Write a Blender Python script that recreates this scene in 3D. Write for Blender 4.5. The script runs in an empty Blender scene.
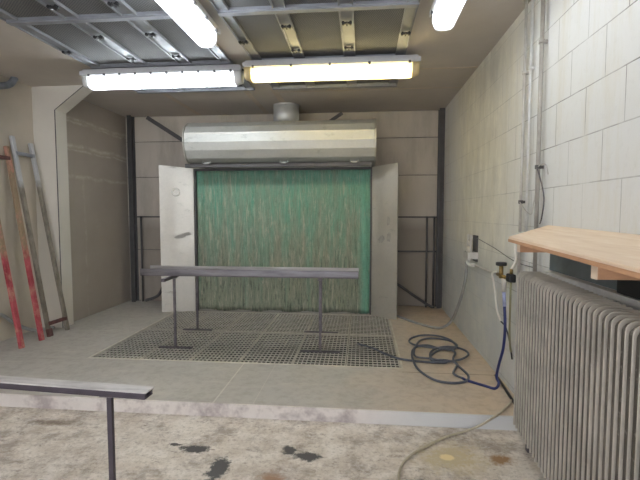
import bpy, bmesh, math, random
from mathutils import Vector, Matrix
random.seed(7)
SC = bpy.context.scene
COL = SC.collection
P = 0.097          # platform height
CZ = 3.0           # ceiling height
XR = 1.18          # right wall
XL = -3.92         # left wall (front)
XB = -3.70         # left wall of the booth bay
YB = 6.52          # back wall

# ---------------------------------------------------------------- mesh helpers
class MB:
    def __init__(s): s.bm = bmesh.new()
    def box(s, x0, x1, y0, y1, z0, z1):
        vs = [s.bm.verts.new(c) for c in ((x0,y0,z0),(x1,y0,z0),(x1,y1,z0),(x0,y1,z0),(x0,y0,z1),(x1,y0,z1),(x1,y1,z1),(x0,y1,z1))]
        for f in ((0,3,2,1),(4,5,6,7),(0,1,5,4),(1,2,6,5),(2,3,7,6),(3,0,4,7)):
            s.bm.faces.new([vs[i] for i in f])
        return s
    def hexa(s, pts):
        vs = [s.bm.verts.new(c) for c in pts]
        for f in ((0,3,2,1),(4,5,6,7),(0,1,5,4),(1,2,6,5),(2,3,7,6),(3,0,4,7)):
            s.bm.faces.new([vs[i] for i in f])
        return s
    def bar(s, a, b, w, h, up=(0,0,1)):
        a = Vector(a); b = Vector(b); d = (b-a).normalized(); u = Vector(up)
        if abs(d.dot(u)) > .99: u = Vector((0,1,0))
        r = d.cross(u).normalized(); u = r.cross(d).normalized()
        r *= w/2; u *= h/2
        return s.hexa([a-r-u, a+r-u, b+r-u, b-r-u, a-r+u, a+r+u, b+r+u, b-r+u])
    def prism(s, prof, axis, a0, a1):
        """extrude a closed 2D profile along an axis"""
        def pt(p, a):
            return {'x':(a,p[0],p[1]), 'y':(p[0],a,p[1]), 'z':(p[0],p[1],a)}[axis]
        A = [s.bm.verts.new(pt(p,a0)) for p in prof]; B = [s.bm.verts.new(pt(p,a1)) for p in prof]
        n = len(prof)
        for i in range(n):
            s.bm.faces.new((A[i],A[(i+1)%n],B[(i+1)%n],B[i]))
        s.bm.faces.new(A[::-1]); s.bm.faces.new(B)
        return s
    def tube(s, pts, r, seg=10, smooth=True, n=6):
        pts = [Vector(p) for p in pts]
        if smooth and len(pts) > 2:
            q = []
            for i in range(len(pts)-1):
                p0 = pts[max(i-1,0)]; p1 = pts[i]; p2 = pts[i+1]; p3 = pts[min(i+2,len(pts)-1)]
                for k in range(n):
                    t = k/n
                    q.append(.5*((2*p1)+(p2-p0)*t+(2*p0-5*p1+4*p2-p3)*t*t+(3*p1-p0-3*p2+p3)*t**3))
            q.append(pts[-1]); pts = q
        rings = []; u = None
        for i, p in enumerate(pts):
            d = (pts[min(i+1,len(pts)-1)]-pts[max(i-1,0)])
            if d.length < 1e-7: d = Vector((0,0,1))
            d.normalize()
            if u is None:
                u = d.orthogonal().normalized()
            u = (u - d*u.dot(d)).normalized(); v = d.cross(u)
            rings.append([s.bm.verts.new(p+(u*math.cos(2*math.pi*k/seg)+v*math.sin(2*math.pi*k/seg))*r) for k in range(seg)])
        for a, b in zip(rings, rings[1:]):
            for k in range(seg):
                f = s.bm.faces.new((a[k],a[(k+1)%seg],b[(k+1)%seg],b[k])); f.smooth = True
        s.bm.faces.new(rings[0][::-1]); s.bm.faces.new(rings[-1])
        return s
    def cyl(s, a, b, r, seg=20): return s.tube([a,b], r, seg, False)
    def build(s, name, mat, parent=None, bevel=0, loc=None):
        bmesh.ops.recalc_face_normals(s.bm, faces=s.bm.faces)
        me = bpy.data.meshes.new(name); s.bm.to_mesh(me); s.bm.free()
        o = bpy.data.objects.new(name, me); COL.objects.link(o)
        me.materials.append(mat)
        if parent is not None:
            o.parent = parent
            o.matrix_parent_inverse = Matrix.Identity(4)
            m = Matrix.Translation(parent['_w']) if '_w' in parent else Matrix.Identity(4)
            me.transform(m.inverted())
            o['_w'] = list(parent['_w']) if '_w' in parent else [0,0,0]
        elif loc is not None:
            me.transform(Matrix.Translation(loc).inverted()); o.location = loc
            o['_w'] = list(loc)
        if bevel:
            b = o.modifiers.new('bevel','BEVEL'); b.width = bevel; b.segments = 2; b.limit_method = 'ANGLE'
        return o

def thing(name, label, cat, loc=(0,0,0), group=None):
    o = bpy.data.objects.new(name, None); COL.objects.link(o); o.location = loc
    o.empty_display_size = .1
    o['_w'] = list(loc); o['label'] = label; o['category'] = cat
    if group: o['group'] = group
    return o
def tag(o, label, cat, group=None, kind=None):
    o['label'] = label; o['category'] = cat
    if group: o['group'] = group
    if kind: o['kind'] = kind
    return o
def struct(o, label=None, cat=None):
    o['kind'] = 'structure'
    if label: o['label'] = label
    if cat: o['category'] = cat
    return o

# ---------------------------------------------------------------- material helpers
class N:
    def __init__(s, name):
        s.m = bpy.data.materials.new(name); s.m.use_nodes = True
        s.t = s.m.node_tree; s.b = s.t.nodes['Principled BSDF']
        s.tc = s.t.nodes.new('ShaderNodeTexCoord'); s.geo = s.t.nodes.new('ShaderNodeNewGeometry')
        s.pos = s.geo.outputs['Position']
    def link(s, a, b): s.t.links.new(a, b)
    def mapping(s, vec, sc=(1,1,1), loc=(0,0,0), rot=(0,0,0)):
        n = s.t.nodes.new('ShaderNodeMapping'); s.link(vec, n.inputs[0])
        n.inputs['Scale'].default_value = sc; n.inputs['Location'].default_value = loc; n.inputs['Rotation'].default_value = rot
        return n.outputs[0]
    def noise(s, scale, detail=4, rough=.6, vec=None, out='Fac', dist=0):
        n = s.t.nodes.new('ShaderNodeTexNoise'); n.inputs['Scale'].default_value = scale
        n.inputs['Detail'].default_value = detail; n.inputs['Roughness'].default_value = rough
        n.inputs['Distortion'].default_value = dist
        s.link(vec if vec is not None else s.pos, n.inputs['Vector']); return n.outputs[out]
    def ramp(s, fac, stops, interp='LINEAR'):
        n = s.t.nodes.new('ShaderNodeValToRGB'); s.link(fac, n.inputs[0]); e = n.color_ramp.elements
        n.color_ramp.interpolation = interp
        while len(e) < len(stops): e.new(.5)
        for el, (p, c) in zip(e, stops):
            el.position = p; el.color = (*c, 1) if not isinstance(c, (int,float)) else (c,c,c,1)
        return n.outputs[0]
    def math(s, op, a, b=0, clamp=False):
        n = s.t.nodes.new('ShaderNodeMath'); n.operation = op; n.use_clamp = clamp
        for i, v in enumerate((a, b)):
            if isinstance(v, (int,float)): n.inputs[i].default_value = v
            else: s.link(v, n.inputs[i])
        return n.outputs[0]
    def mix(s, fac, a, b, blend='MIX'):
        n = s.t.nodes.new('ShaderNodeMix'); n.data_type = 'RGBA'; n.blend_type = blend
        for i, v in ((0,fac),(6,a),(7,b)):
            if isinstance(v, (int,float)): n.inputs[i].default_value = v if i == 0 else (v,v,v,1)
            elif isinstance(v, tuple): n.inputs[i].default_value = (*v,1)
            else: s.link(v, n.inputs[i])
        return n.outputs[2]
    def sep(s, vec):
        n = s.t.nodes.new('ShaderNodeSeparateXYZ'); s.link(vec, n.inputs[0]); return n.outputs
    def comb(s, x, y, z):
        n = s.t.nodes.new('ShaderNodeCombineXYZ')
        for i, v in enumerate((x,y,z)):
            if isinstance(v,(int,float)): n.inputs[i].default_value = v
            else: s.link(v, n.inputs[i])
        return n.outputs[0]
    def bump(s, h, strength=.3, dist=.01):
        n = s.t.nodes.new('ShaderNodeBump'); n.inputs['Strength'].default_value = strength
        n.inputs['Distance'].default_value = dist; s.link(h, n.inputs['Height']); s.link(n.outputs[0], s.b.inputs['Normal'])
    def out(s, col, rough=.7, metal=0):
        if isinstance(col, tuple): s.b.inputs['Base Color'].default_value = (*col,1)
        else: s.link(col, s.b.inputs['Base Color'])
        if isinstance(rough,(int,float)): s.b.inputs['Roughness'].default_value = rough
        else: s.link(rough, s.b.inputs['Roughness'])
        s.b.inputs['Metallic'].default_value = metal
        return s.m
def lin(r, g, b):
    f = lambda c: ((c/255+.055)/1.055)**2.4 if c > 10 else c/255/12.92
    return (f(r), f(g), f(b))
def basic(name, c, rough=.6, metal=0, scale=12, amt=.25, bump=.1, stretch=(1,1,1)):
    n = N(name); v = n.mapping(n.pos, stretch)
    a = tuple(x*(1-amt) for x in c); b = tuple(min(1,x*(1+amt)) for x in c)
    f = n.noise(scale, 5, .6, v)
    col = n.ramp(f, [(.3,a),(.7,b)])
    n.bump(f, bump, .003)
    return n.out(col, rough, metal)

def mask_blob(n, x, y, rx, ry, dist=.35, soft=.25, seed=0):
    """irregular blotch centred at x,y on a horizontal surface, 1 inside"""
    w = n.noise(16, 6, .75, n.mapping(n.pos, loc=(seed,seed*.7,0)))
    s3 = n.sep(n.pos)
    dx = n.math('DIVIDE', n.math('SUBTRACT', s3[0], x), rx); dy = n.math('DIVIDE', n.math('SUBTRACT', s3[1], y), ry)
    d = n.math('SQRT', n.math('ADD', n.math('MULTIPLY', dx, dx), n.math('MULTIPLY', dy, dy)))
    d = n.math('ADD', d, n.math('MULTIPLY', n.math('SUBTRACT', w, .5), dist*8))
    return n.math('DIVIDE', n.math('SUBTRACT', 1, d), soft, True)

# ---- surfaces
def m_floor():
    n = N('rough_concrete')
    f1 = n.noise(1.3, 6, .65); f2 = n.noise(7, 6, .7); f3 = n.noise(40, 4, .7)
    c = n.ramp(f1, [(.3,lin(168,156,142)),(.5,lin(198,187,174)),(.7,lin(222,214,204))])
    c = n.mix(n.ramp(f2, [(.42,0),(.6,.75)]), c, lin(226,219,210))
    c = n.mix(n.ramp(n.noise(3.2,7,.75,n.mapping(n.pos,loc=(4,2,0))), [(.5,0),(.62,.7)]), c, lin(140,127,116))
    c = n.mix(n.ramp(n.noise(11,6,.8,n.mapping(n.pos,(1,1.6,1),loc=(1,7,0))), [(.56,0),(.64,.6)]), c, lin(118,106,98))
    c = n.mix(n.ramp(f3, [(.35,.35),(.5,0)]), c, lin(120,108,96))
    # scratched pale trowel marks
    st = n.noise(3, 6, .7, n.mapping(n.pos, (2.2,9,1), rot=(0,0,.5)), dist=1.2)
    c = n.mix(n.ramp(st, [(.6,0),(.68,.55)]), c, lin(224,218,208))
    blobs = [(-.83,2.37,.07,.13,.3,.3,lin(88,87,86),1),(-1.05,2.56,.10,.05,.3,.3,lin(84,82,80),2),(-.45,2.60,.05,.06,.3,.3,lin(88,85,83),3),
             (-.33,2.545,.10,.05,.3,.3,lin(86,84,82),4),(-1.2,2.60,.05,.02,.3,.3,lin(90,86,82),5),
             (.55,2.62,.26,.2,.3,.7,lin(190,175,144),6),(.53,2.62,.05,.04,.15,.3,lin(226,208,160),7),(.35,2.28,.2,.12,.3,.6,lin(88,82,78),8),
             (.68,2.32,.14,.05,.3,.6,lin(92,86,80),9),(.85,2.62,.10,.07,.3,.6,lin(150,118,84),10),(-2.2,2.8,.32,.06,.3,.8,lin(132,118,104),11),
             (-.5,2.3,.1,.1,.3,.8,lin(158,128,104),12)]
    for x,y,rx,ry,d,s,col,k in blobs:
        c = n.mix(mask_blob(n,x,y,rx,ry,d,s,k*3.1), c, col)
    n.bump(n.math('ADD', f2, n.math('MULTIPLY', f3, .5)), .5, .012)
    return n.out(c, .9)
def m_platform():
    n = N('dusty_screed')
    s3 = n.sep(n.pos); f1 = n.noise(1.1, 5, .6); f2 = n.noise(14, 6, .7)
    g = n.mix(f1, lin(164,159,152), lin(188,183,174)); t = n.mix(f1, lin(192,170,148), lin(204,188,168))
    k = n.math('ADD', n.math('MULTIPLY', n.math('ADD', s3[0], .2), .9), n.math('MULTIPLY', n.math('SUBTRACT', f1, .5), 1.6), False)
    k = n.ramp(k, [(0,0),(1,1)])
    c = n.mix(k, g, t)
    c = n.mix(n.ramp(f2, [(.35,.25),(.55,0)]), c, lin(120,110,98))
    # faint scuffed streaks
    st = n.noise(2.2, 5, .6, n.mapping(n.pos, (1,5,1)))
    c = n.mix(n.ramp(st, [(.55,0),(.7,.35)]), c, lin(196,190,178))
    # cast joints
    def line(axis, at, w, lo, hi, oth):
        d = n.math('ABSOLUTE', n.math('SUBTRACT', s3[axis], at)); a = n.math('LESS_THAN', d, w)
        b = n.math('MULTIPLY', n.math('GREATER_THAN', s3[oth], lo), n.math('LESS_THAN', s3[oth], hi))
        return n.math('MULTIPLY', a, b)
    c = n.mix(n.math('MULTIPLY', line(0,-1.09,.006,3.0,3.87,1), .5), c, lin(214,208,196))
    c = n.mix(n.math('MULTIPLY', line(0,-.79,.004,3.0,3.87,1), .3), c, lin(204,196,184))
    c = n.mix(n.math('MULTIPLY', line(1,3.775,.005,.36,1.2,0), .7), c, lin(100,86,72))
    c = n.mix(n.math('MULTIPLY', line(1,3.80,.004,-4,-2.6,0), .3), c, lin(110,100,88))
    n.bump(f2, .25, .006)
    return n.out(c, .75)
def m_blocks():
    n = N('painted_block_wall')
    s3 = n.sep(n.pos)
    vec = n.comb(n.math('ADD', s3[1], .171+3.5), n.math('ADD', s3[2], -1.408+10*.2535), 0)
    w = n.noise(5, 3, .6, out='Color')
    vec = n.mix(.006, vec, w, 'ADD')
    b = n.t.nodes.new('ShaderNodeTexBrick'); n.link(vec, b.inputs['Vector'])
    b.inputs['Scale'].default_value = 1; b.inputs['Brick Width'].default_value = .35; b.inputs['Row Height'].default_value = .2535
    b.inputs['Mortar Size'].default_value = .0035; b.inputs['Mortar Smooth'].default_value = .25; b.inputs['Bias'].default_value = 0
    b.offset = .5
    f1 = n.noise(.9, 5, .6); f2 = n.noise(22, 5, .7)
    base = n.mix(f1, lin(206,206,203), lin(220,220,219))
    yel = n.math('MULTIPLY', n.math('MULTIPLY', n.math('SUBTRACT', s3[1], 3.2), 1.2, True), n.math('MULTIPLY', n.math('SUBTRACT', 6.0, s3[1]), 1.0, True))
    base = n.mix(n.math('MULTIPLY', yel, .7), base, lin(214,208,190))
    bs = n.noise(1, 6, .75, n.mapping(n.pos, (1,6,2.4), loc=(2,1,5)))
    base = n.mix(n.math('MULTIPLY', n.ramp(bs, [(.5,0),(.62,.7)]), yel), base, lin(232,228,214))
    base = n.mix(n.math('MULTIPLY', n.ramp(bs, [(.36,.5),(.46,0)]), yel), base, lin(190,186,176))
    # scraped vertical drips and grime low down
    dr = n.noise(1, 5, .7, n.mapping(n.pos, (1,9,1.2)))
    base = n.mix(n.ramp(dr, [(.5,0),(.68,.35)]), base, lin(196,188,166))
    low = n.math('MULTIPLY', n.math('SUBTRACT', 1.25, s3[2]), 2.5, True)
    far = n.math('MULTIPLY', n.math('SUBTRACT', s3[1], 2.9), 1.0, True)
    dirt = n.math('MULTIPLY', n.math('MULTIPLY', low, far), n.ramp(n.noise(2.4,6,.7), [(.3,.45),(.65,.95)]))
    base = n.mix(dirt, base, lin(178,181,181))
    mort = n.math('MULTIPLY', b.outputs['Fac'], n.ramp(n.noise(2.1,4,.7), [(.35,.2),(.6,.95)]))
    mort = n.math('MULTIPLY', mort, n.ramp(n.math('MULTIPLY', s3[1], .15), [(.42,1),(.62,.35)]))
    c = n.mix(mort, base, lin(128,126,122))
    c = n.mix(n.ramp(f2, [(.3,.16),(.45,0)]), c, lin(170,166,160))
    n.bump(n.math('SUBTRACT', n.math('MULTIPLY', f2, .35), b.outputs['Fac']), .35, .008)
    return n.out(c, .65)
def m_sandwich():
    n = N('sandwich_panel')
    s3 = n.sep(n.pos); f = n.noise(1.2, 4, .6)
    c = n.mix(f, lin(172,163,151), lin(192,183,170))
    d = n.noise(1, 5, .7, n.mapping(n.pos, (3,3,.7), loc=(3,0,0)))
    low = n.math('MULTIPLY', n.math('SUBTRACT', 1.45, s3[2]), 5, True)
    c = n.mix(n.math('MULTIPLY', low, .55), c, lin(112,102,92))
    c = n.mix(n.ramp(d, [(.5,0),(.75,.4)]), c, lin(110,102,92))
    n.bump(f, .1, .003)
    return n.out(c, .7)
def m_plaster():
    n = N('skimmed_plasterboard')
    s3 = n.sep(n.pos); f = n.noise(1.5, 5, .65); c = n.mix(f, lin(146,136,124), lin(168,158,146))
    wob = n.math('MULTIPLY', n.math('SUBTRACT', n.noise(3,4,.6), .5), .12)
    z = n.math('ADD', s3[2], wob)
    for zz, w in ((2.70,.032),(2.66,.02),(2.36,.036),(2.31,.018),(1.97,.030)):
        d = n.math('ABSOLUTE', n.math('SUBTRACT', z, zz))
        k = n.math('MULTIPLY', n.math('DIVIDE', n.math('SUBTRACT', w, d), w, True), n.ramp(n.noise(7,4,.7,n.mapping(n.pos,loc=(zz*9,0,0))), [(.36,.08),(.6,.6)]))
        c = n.mix(k, c, lin(200,190,176))
    d = n.math('ABSOLUTE', n.math('SUBTRACT', n.math('ADD', s3[1], wob), 5.45))
    k = n.math('MULTIPLY', n.math('MULTIPLY', n.math('LESS_THAN', d, .02), n.math('LESS_THAN', s3[2], 1.97)), n.ramp(n.noise(6,4,.7), [(.42,0),(.6,.3)]))
    c = n.mix(k, c, lin(186,176,162))
    return n.out(c, .8)
def m_curtain():
    n = N('painted_filter_mat')
    s3 = n.sep(n.pos)
    a = n.noise(1, 5, .65, n.mapping(n.pos, (9,1,.9)))
    b = n.noise(1, 5, .75, n.mapping(n.pos, (70,1,7), loc=(2,0,1)))
    h = n.noise(1, 3, .7, n.mapping(n.pos, (16,1,60)))
    green = n.mix(a, lin(78,150,126), lin(134,168,148))
    grey = n.mix(b, lin(112,122,104), lin(158,154,136))
    k = n.math('ADD', n.math('MULTIPLY', n.math('SUBTRACT', 1.75, s3[2]), .48), n.math('MULTIPLY', n.math('SUBTRACT', a, .5), 2.4))
    k = n.math('ADD', k, .30)
    wig = n.noise(1, 6, .75, n.mapping(n.pos, (48,1,5), loc=(1,0,8)), dist=.8)
    # the untouched strip beside the right edge stays green
    kk = n.math('MULTIPLY', n.math('SUBTRACT', .02, s3[0]), 14, True)
    k = n.math('MULTIPLY', n.math('MAXIMUM', n.math('MINIMUM', k, .92), 0), kk)
    c = n.mix(k, green, grey)
    c = n.mix(n.ramp(b, [(.52,0),(.66,.6)]), c, lin(84,102,88))
    c = n.mix(n.ramp(n.noise(1,4,.7,n.mapping(n.pos,(60,1,5),loc=(9,0,4))), [(.56,0),(.7,.5)]), c, lin(176,168,146))
    c = n.mix(n.ramp(h, [(.3,.2),(.5,0)]), c, lin(70,92,78))
    lowk = n.math('ADD', n.math('MULTIPLY', n.math('SUBTRACT', 1.7, s3[2]), .42), .25, True)
    c = n.mix(n.math('MULTIPLY', n.ramp(wig, [(.50,0),(.58,.75)]), n.math('MULTIPLY', lowk, kk)), c, lin(62,74,66))
    wig2 = n.noise(1, 6, .75, n.mapping(n.pos, (30,1,3), loc=(5,0,2)), dist=.8)
    c = n.mix(n.math('MULTIPLY', n.ramp(wig2, [(.52,0),(.62,.5)]), kk), c, lin(186,180,160))
    n.bump(n.math('ADD', b, n.math('MULTIPLY', h, .4)), .6, .02)
    return n.out(c, .85)
def m_galv(name='galvanised_sheet', base=(196,196,190), metal=.45, rough=.5, smudge=True):
    n = N(name); f = n.noise(2.5, 5, .6); g = n.noise(30, 3, .6)
    a = lin(*base); c = n.mix(f, tuple(x*.72 for x in a), a)
    c = n.mix(n.ramp(g, [(.4,.2),(.6,0)]), c, tuple(x*.7 for x in a))
    if smudge:
        c = n.mix(n.ramp(n.noise(4,5,.7,n.mapping(n.pos,(1,1,2.2),loc=(7,1,2))), [(.6,0),(.75,.55)]), c, lin(110,106,98))
    r = n.ramp(f, [(.3,rough-.08),(.7,rough+.12)])
    n.bump(n.noise(3,2,.5), .12, .02)
    return n.out(c, r, metal)
def m_filter():
    n = N('ceiling_filter_fleece')
    w = n.t.nodes.new('ShaderNodeTexWave'); n.link(n.mapping(n.pos, rot=(0,0,.35)), w.inputs['Vector'])
    w.inputs['Scale'].default_value = 24; w.inputs['Distortion'].default_value = 2; w.inputs['Detail'].default_value = 2
    w2 = n.t.nodes.new('ShaderNodeTexWave'); n.link(n.mapping(n.pos, rot=(0,0,-.9)), w2.inputs['Vector'])
    w2.inputs['Scale'].default_value = 20; w2.inputs['Distortion'].default_value = 2
    f = n.noise(2, 4, .6)
    c = n.mix(f, lin(70,72,76), lin(96,96,96))
    c = n.mix(n.math('MULTIPLY', n.math('MULTIPLY', w.outputs['Fac'], w2.outputs['Fac']), .4), c, lin(170,166,156))
    n.bump(w.outputs['Fac'], .3, .008)
    return n.out(c, .9)
def m_ply():
    n = N('plywood'); v = n.mapping(n.pos, (14,1.4,14))
    f = n.noise(2.2, 6, .6, v, dist=.6); g = n.noise(1.5,3,.5)
    c = n.ramp(f, [(.3,lin(212,184,156)),(.5,lin(226,202,176)),(.7,lin(234,214,192))])
    c = n.mix(n.math('MULTIPLY', g, .3), c, lin(238,224,204))
    n.bump(f, .1, .002); return n.out(c, .6)
def m_rail(name, top, low, zcut, dark=None, metal_top=0):
    """ladder rail: bare upper length, painted or caked lower length"""
    n = N(name); s3 = n.sep(n.pos)
    f = n.noise(9, 5, .7, n.mapping(n.pos, (1,1,.5))); g = n.noise(3, 4, .6)
    k = n.math('MULTIPLY', n.math('SUBTRACT', n.math('ADD', zcut, n.math('MULTIPLY', n.math('SUBTRACT', g, .5), .5)), s3[2]), 9, True)
    t = n.mix(f, tuple(x*.7 for x in lin(*top)), lin(*top)); l = n.mix(n.ramp(f,[(.4,0),(.6,1)]), lin(*low), tuple(min(1,x*1.5+.04) for x in lin(*low)))
    c = n.mix(k, t, l)
    if dark: c = n.mix(n.ramp(n.noise(6,5,.7,n.mapping(n.pos,loc=(5,5,5))), [(.5,0),(.62,.8)]), c, lin(*dark))
    if metal_top:
        n.link(n.math('MULTIPLY', n.math('SUBTRACT', 1, k), metal_top), n.b.inputs['Metallic'])
        m = n.out(c, .45); n.link(n.math('MULTIPLY', n.math('SUBTRACT', 1, k), metal_top), n.b.inputs['Metallic']); return m
    return n.out(c, .7)
def m_emit(name, col, strength):
    n = N(name); n.b.inputs['Base Color'].default_value = (.8,.8,.8,1); n.b.inputs['Roughness'].default_value = .3
    n.b.inputs['Emission Color'].default_value = (*col,1); n.b.inputs['Emission Strength'].default_value = strength
    return n.m
def m_riser():
    n = N('painted_riser'); s3 = n.sep(n.pos)
    f = n.noise(6, 6, .75); g = n.noise(2.3, 5, .7, n.mapping(n.pos, loc=(3,3,3)))
    c = n.mix(f, lin(196,188,182), lin(234,228,222))
    st = n.math('MULTIPLY', n.math('SUBTRACT', .45, s3[0]), 2, True)
    c = n.mix(n.math('MULTIPLY', n.math('SUBTRACT', 1, st), .9), c, lin(206,208,208))
    c = n.mix(n.math('MULTIPLY', st, n.ramp(g, [(.5,0),(.62,.55)])), c, lin(116,98,102))
    n.bump(f, .3, .006)
    return n.out(c, .7)

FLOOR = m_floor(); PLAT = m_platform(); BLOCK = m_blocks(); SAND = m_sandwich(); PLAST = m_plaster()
CEIL = basic('ceiling_board', lin(186,178,168), .8, 0, 1.2, .10, .05)
BEIGE = basic('beige_wall_panel', lin(182,172,156), .7, 0, 1.3, .10, .05)
CREAM = basic('cream_wall_panel', lin(200,194,182), .65, 0, 1.5, .06, .05)
PIT = basic('dusty_pit', lin(52,49,46), .9, 0, 6, .3, .3)
GALV = m_galv(); GALVW = m_galv('dull_galvanised_sheet', (198,194,184), .62, .42)
DUCTM = m_galv('duct_sheet', (206,208,208), .4, .45, False)
STEEL = basic('mill_scale_steel', lin(96,90,94), .45, .35, 10, .35, .1)
BEAMT = basic('beam_steel', lin(112,109,112), .38, .55, 7, .4, .1, (.4,3,3))
DARKST = basic('dark_painted_steel', lin(84,82,82), .55, .2, 6, .15, .05)
ALU = basic('aluminium_profile', lin(140,142,148), .45, .4, 8, .12, .03)
STRIP = basic('pale_metal_strip', lin(134,135,138), .5, .3, 8, .1, .03)
BLACK = basic('black_plastic', lin(34,34,36), .5, 0, 10, .2, .05)
GRATE = basic('dusty_grating_steel', lin(190,185,175), .6, .1, 25, .25, .1)
GRATEF = basic('grating_frame_steel', lin(196,190,178), .6, .2, 12, .15, .1)
def m_rad():
    n = N('scuffed_radiator_enamel'); f = n.noise(3.5, 5, .65, n.mapping(n.pos, (1,1,.6))); g = n.noise(30, 3, .6)
    c = n.ramp(f, [(.32,lin(60,56,51)),(.5,lin(84,79,72)),(.68,lin(128,122,114))])
    c = n.mix(n.ramp(g, [(.62,0),(.72,.5)]), c, lin(176,172,164)); n.bump(f, .08, .003)
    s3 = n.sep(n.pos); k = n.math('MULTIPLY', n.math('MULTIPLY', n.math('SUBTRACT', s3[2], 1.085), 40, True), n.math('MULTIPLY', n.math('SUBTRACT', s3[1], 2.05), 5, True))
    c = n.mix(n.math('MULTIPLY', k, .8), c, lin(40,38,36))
    return n.out(c, .45, .1)
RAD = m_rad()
RADR = basic('bright_radiator_seam', lin(190,184,172), .42, .1, 6, .22, .05)
HOSE = basic('grey_rubber_hose', lin(86,90,100), .5, 0, 20, .25, .05)
BLUE = basic('blue_air_hose', lin(38,46,98), .4, 0, 20, .2, .03)
GREYH = basic('grey_hose', lin(140,140,136), .5, 0, 20, .2, .05)
BEIGEH = basic('beige_hose', lin(176,166,144), .55, 0, 18, .2, .05)
WHITE = basic('white_plastic', lin(214,210,200), .5, 0, 12, .08, .03)
OLIVE = basic('olive_tube', lin(134,130,100), .5, 0, 12, .15, .03)
PIPE = basic('painted_conduit', lin(208,207,204), .5, 0, 14, .12, .04)
PIPED = basic('dull_conduit', lin(184,180,174), .5, .05, 14, .15, .04)
PLY = m_ply(); CLEAT = basic('shelf_cleat_wood', lin(190,146,112), .65, 0, 6, .12, .05, (2,2,12))
CURT = m_curtain(); FILT = m_filter(); RISER = m_riser()
TRAY = basic('lamp_tray', lin(178,178,180), .5, 0, 10, .06, .02)
REDR = m_rail('red_painted_timber', (150,128,102), (138,44,52), 1.10, (186,132,116))
DIRTR = m_rail('caked_rail', (206,206,208), (108,100,88), 1.86, None, .3)
REDFT = basic('red_rail_foot', lin(92,60,56), .7, 0, 20, .3, .1)
BRASS = basic('brass_fitting', lin(156,132,84), .4, .8, 12, .2, .03)
TAPE = basic('joint_tape', lin(188,174,156), .8, 0, 6, .1, .05)

# ---------------------------------------------------------------- room shell
Y0 = -2.6
struct(MB().box(XL-.2, XR+.2, Y0, 3.01, -.15, 0).build('floor', FLOOR), 'rough stained concrete floor in front of the raised step', 'floor')
GX0, GX1, GY0, GY1 = -2.62, .36, 3.87, 5.98
pl = MB()
for a in ((XL-.1, XR+.1, 3.01, GY0), (XL-.1, GX0, GY0, GY1), (GX1, XR+.1, GY0, GY1), (XL-.1, XR+.1, GY1, YB+.1)):
    pl.box(a[0], a[1], a[2], a[3], -.45, P)
pl.box(XL-.1, XR+.1, 3.01, YB+.1, -.55, -.45)
struct(pl.build('floor_platform', PLAT), 'raised dusty concrete platform around the floor grating', 'floor')
struct(MB().box(XL, XR, 2.998, 3.012, 0, P+.001).build('trim_1', RISER), 'pale scuffed riser face along the platform step', 'step')
pit = MB()
pit.box(GX0, GX1, GY0, GY1, -.447, -.44)
pit.box(GX0, GX0+.006, GY0, GY1, -.44, P-.035).box(GX1-.006, GX1, GY0, GY1, -.44, P-.035)
pit.box(GX0, GX1, GY0, GY0+.006, -.44, P-.035).box(GX0, GX1, GY1-.006, GY1, -.44, P-.035)
struct(pit.build('floor_pit', PIT), 'dark pit below the floor grating', 'floor')
struct(MB().box(XR, XR+.2, Y0, YB+.2, -.15, CZ).build('wall_right', BLOCK), 'white painted block wall on the right', 'wall')
struct(MB().box(XL-.2, XL, Y0, 4.9, -.15, CZ).build('wall_left', BEIGE), 'beige wall behind the leaning ladders', 'wall')
struct(MB().box(XB-.3, XB, 5.04, YB+.2, -.15, CZ).build('wall_left_bay', PLAST), 'grey brown plasterboard wall with pale filler streaks', 'wall')
struct(MB().prism([(XL-.15,-.15),(-3.63,-.15),(-3.63,2.72),(-3.25,CZ),(XL-.15,CZ)], 'y', 4.86, 5.05).build('wall_return', CREAM, bevel=.004), 'cream wall end with a slanting corner bracket at the ceiling', 'wall')
struct(MB().prism([(-3.630,P),(-3.638,P),(-3.640,2.72),(-3.256,CZ),(-3.244,CZ),(-3.630,2.72)], 'y', 4.853, 4.858).build('trim_2', DARKST), 'dark seam along the edge of the cream wall end', 'trim')
bw = MB(); seams = [P, .92, 1.44, 2.06, 2.61, CZ]
bw.box(XB-.2, XR+.2, YB+.012, YB+.2, -.15, CZ)
struct(bw.build('wall_back', DARKST), 'dark backing behind the back wall panels', 'wall')
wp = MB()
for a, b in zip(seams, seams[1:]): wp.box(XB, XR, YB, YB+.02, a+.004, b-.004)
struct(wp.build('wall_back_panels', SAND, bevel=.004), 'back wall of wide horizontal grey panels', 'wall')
struct(MB().box(XL-.2, XR+.2, Y0, YB+.2, CZ, CZ+.15).build('ceiling', CEIL), 'tan board ceiling', 'ceiling')
k = 3
for a in ((-2.52,-2.45,5.2,6.5),(-1.47,-1.40,5.2,6.5),(-1.12,-1.04,5.2,6.5),(.42,XR,5.36,5.39),(.60,XR,4.65,4.68),(-1.04,.42,5.36,5.385)):
    struct(MB().box(*a, CZ-.003, CZ).build('trim_%d' % k, TAPE), 'pale filled joint across the tan ceiling boards', 'trim'); k += 1

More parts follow.
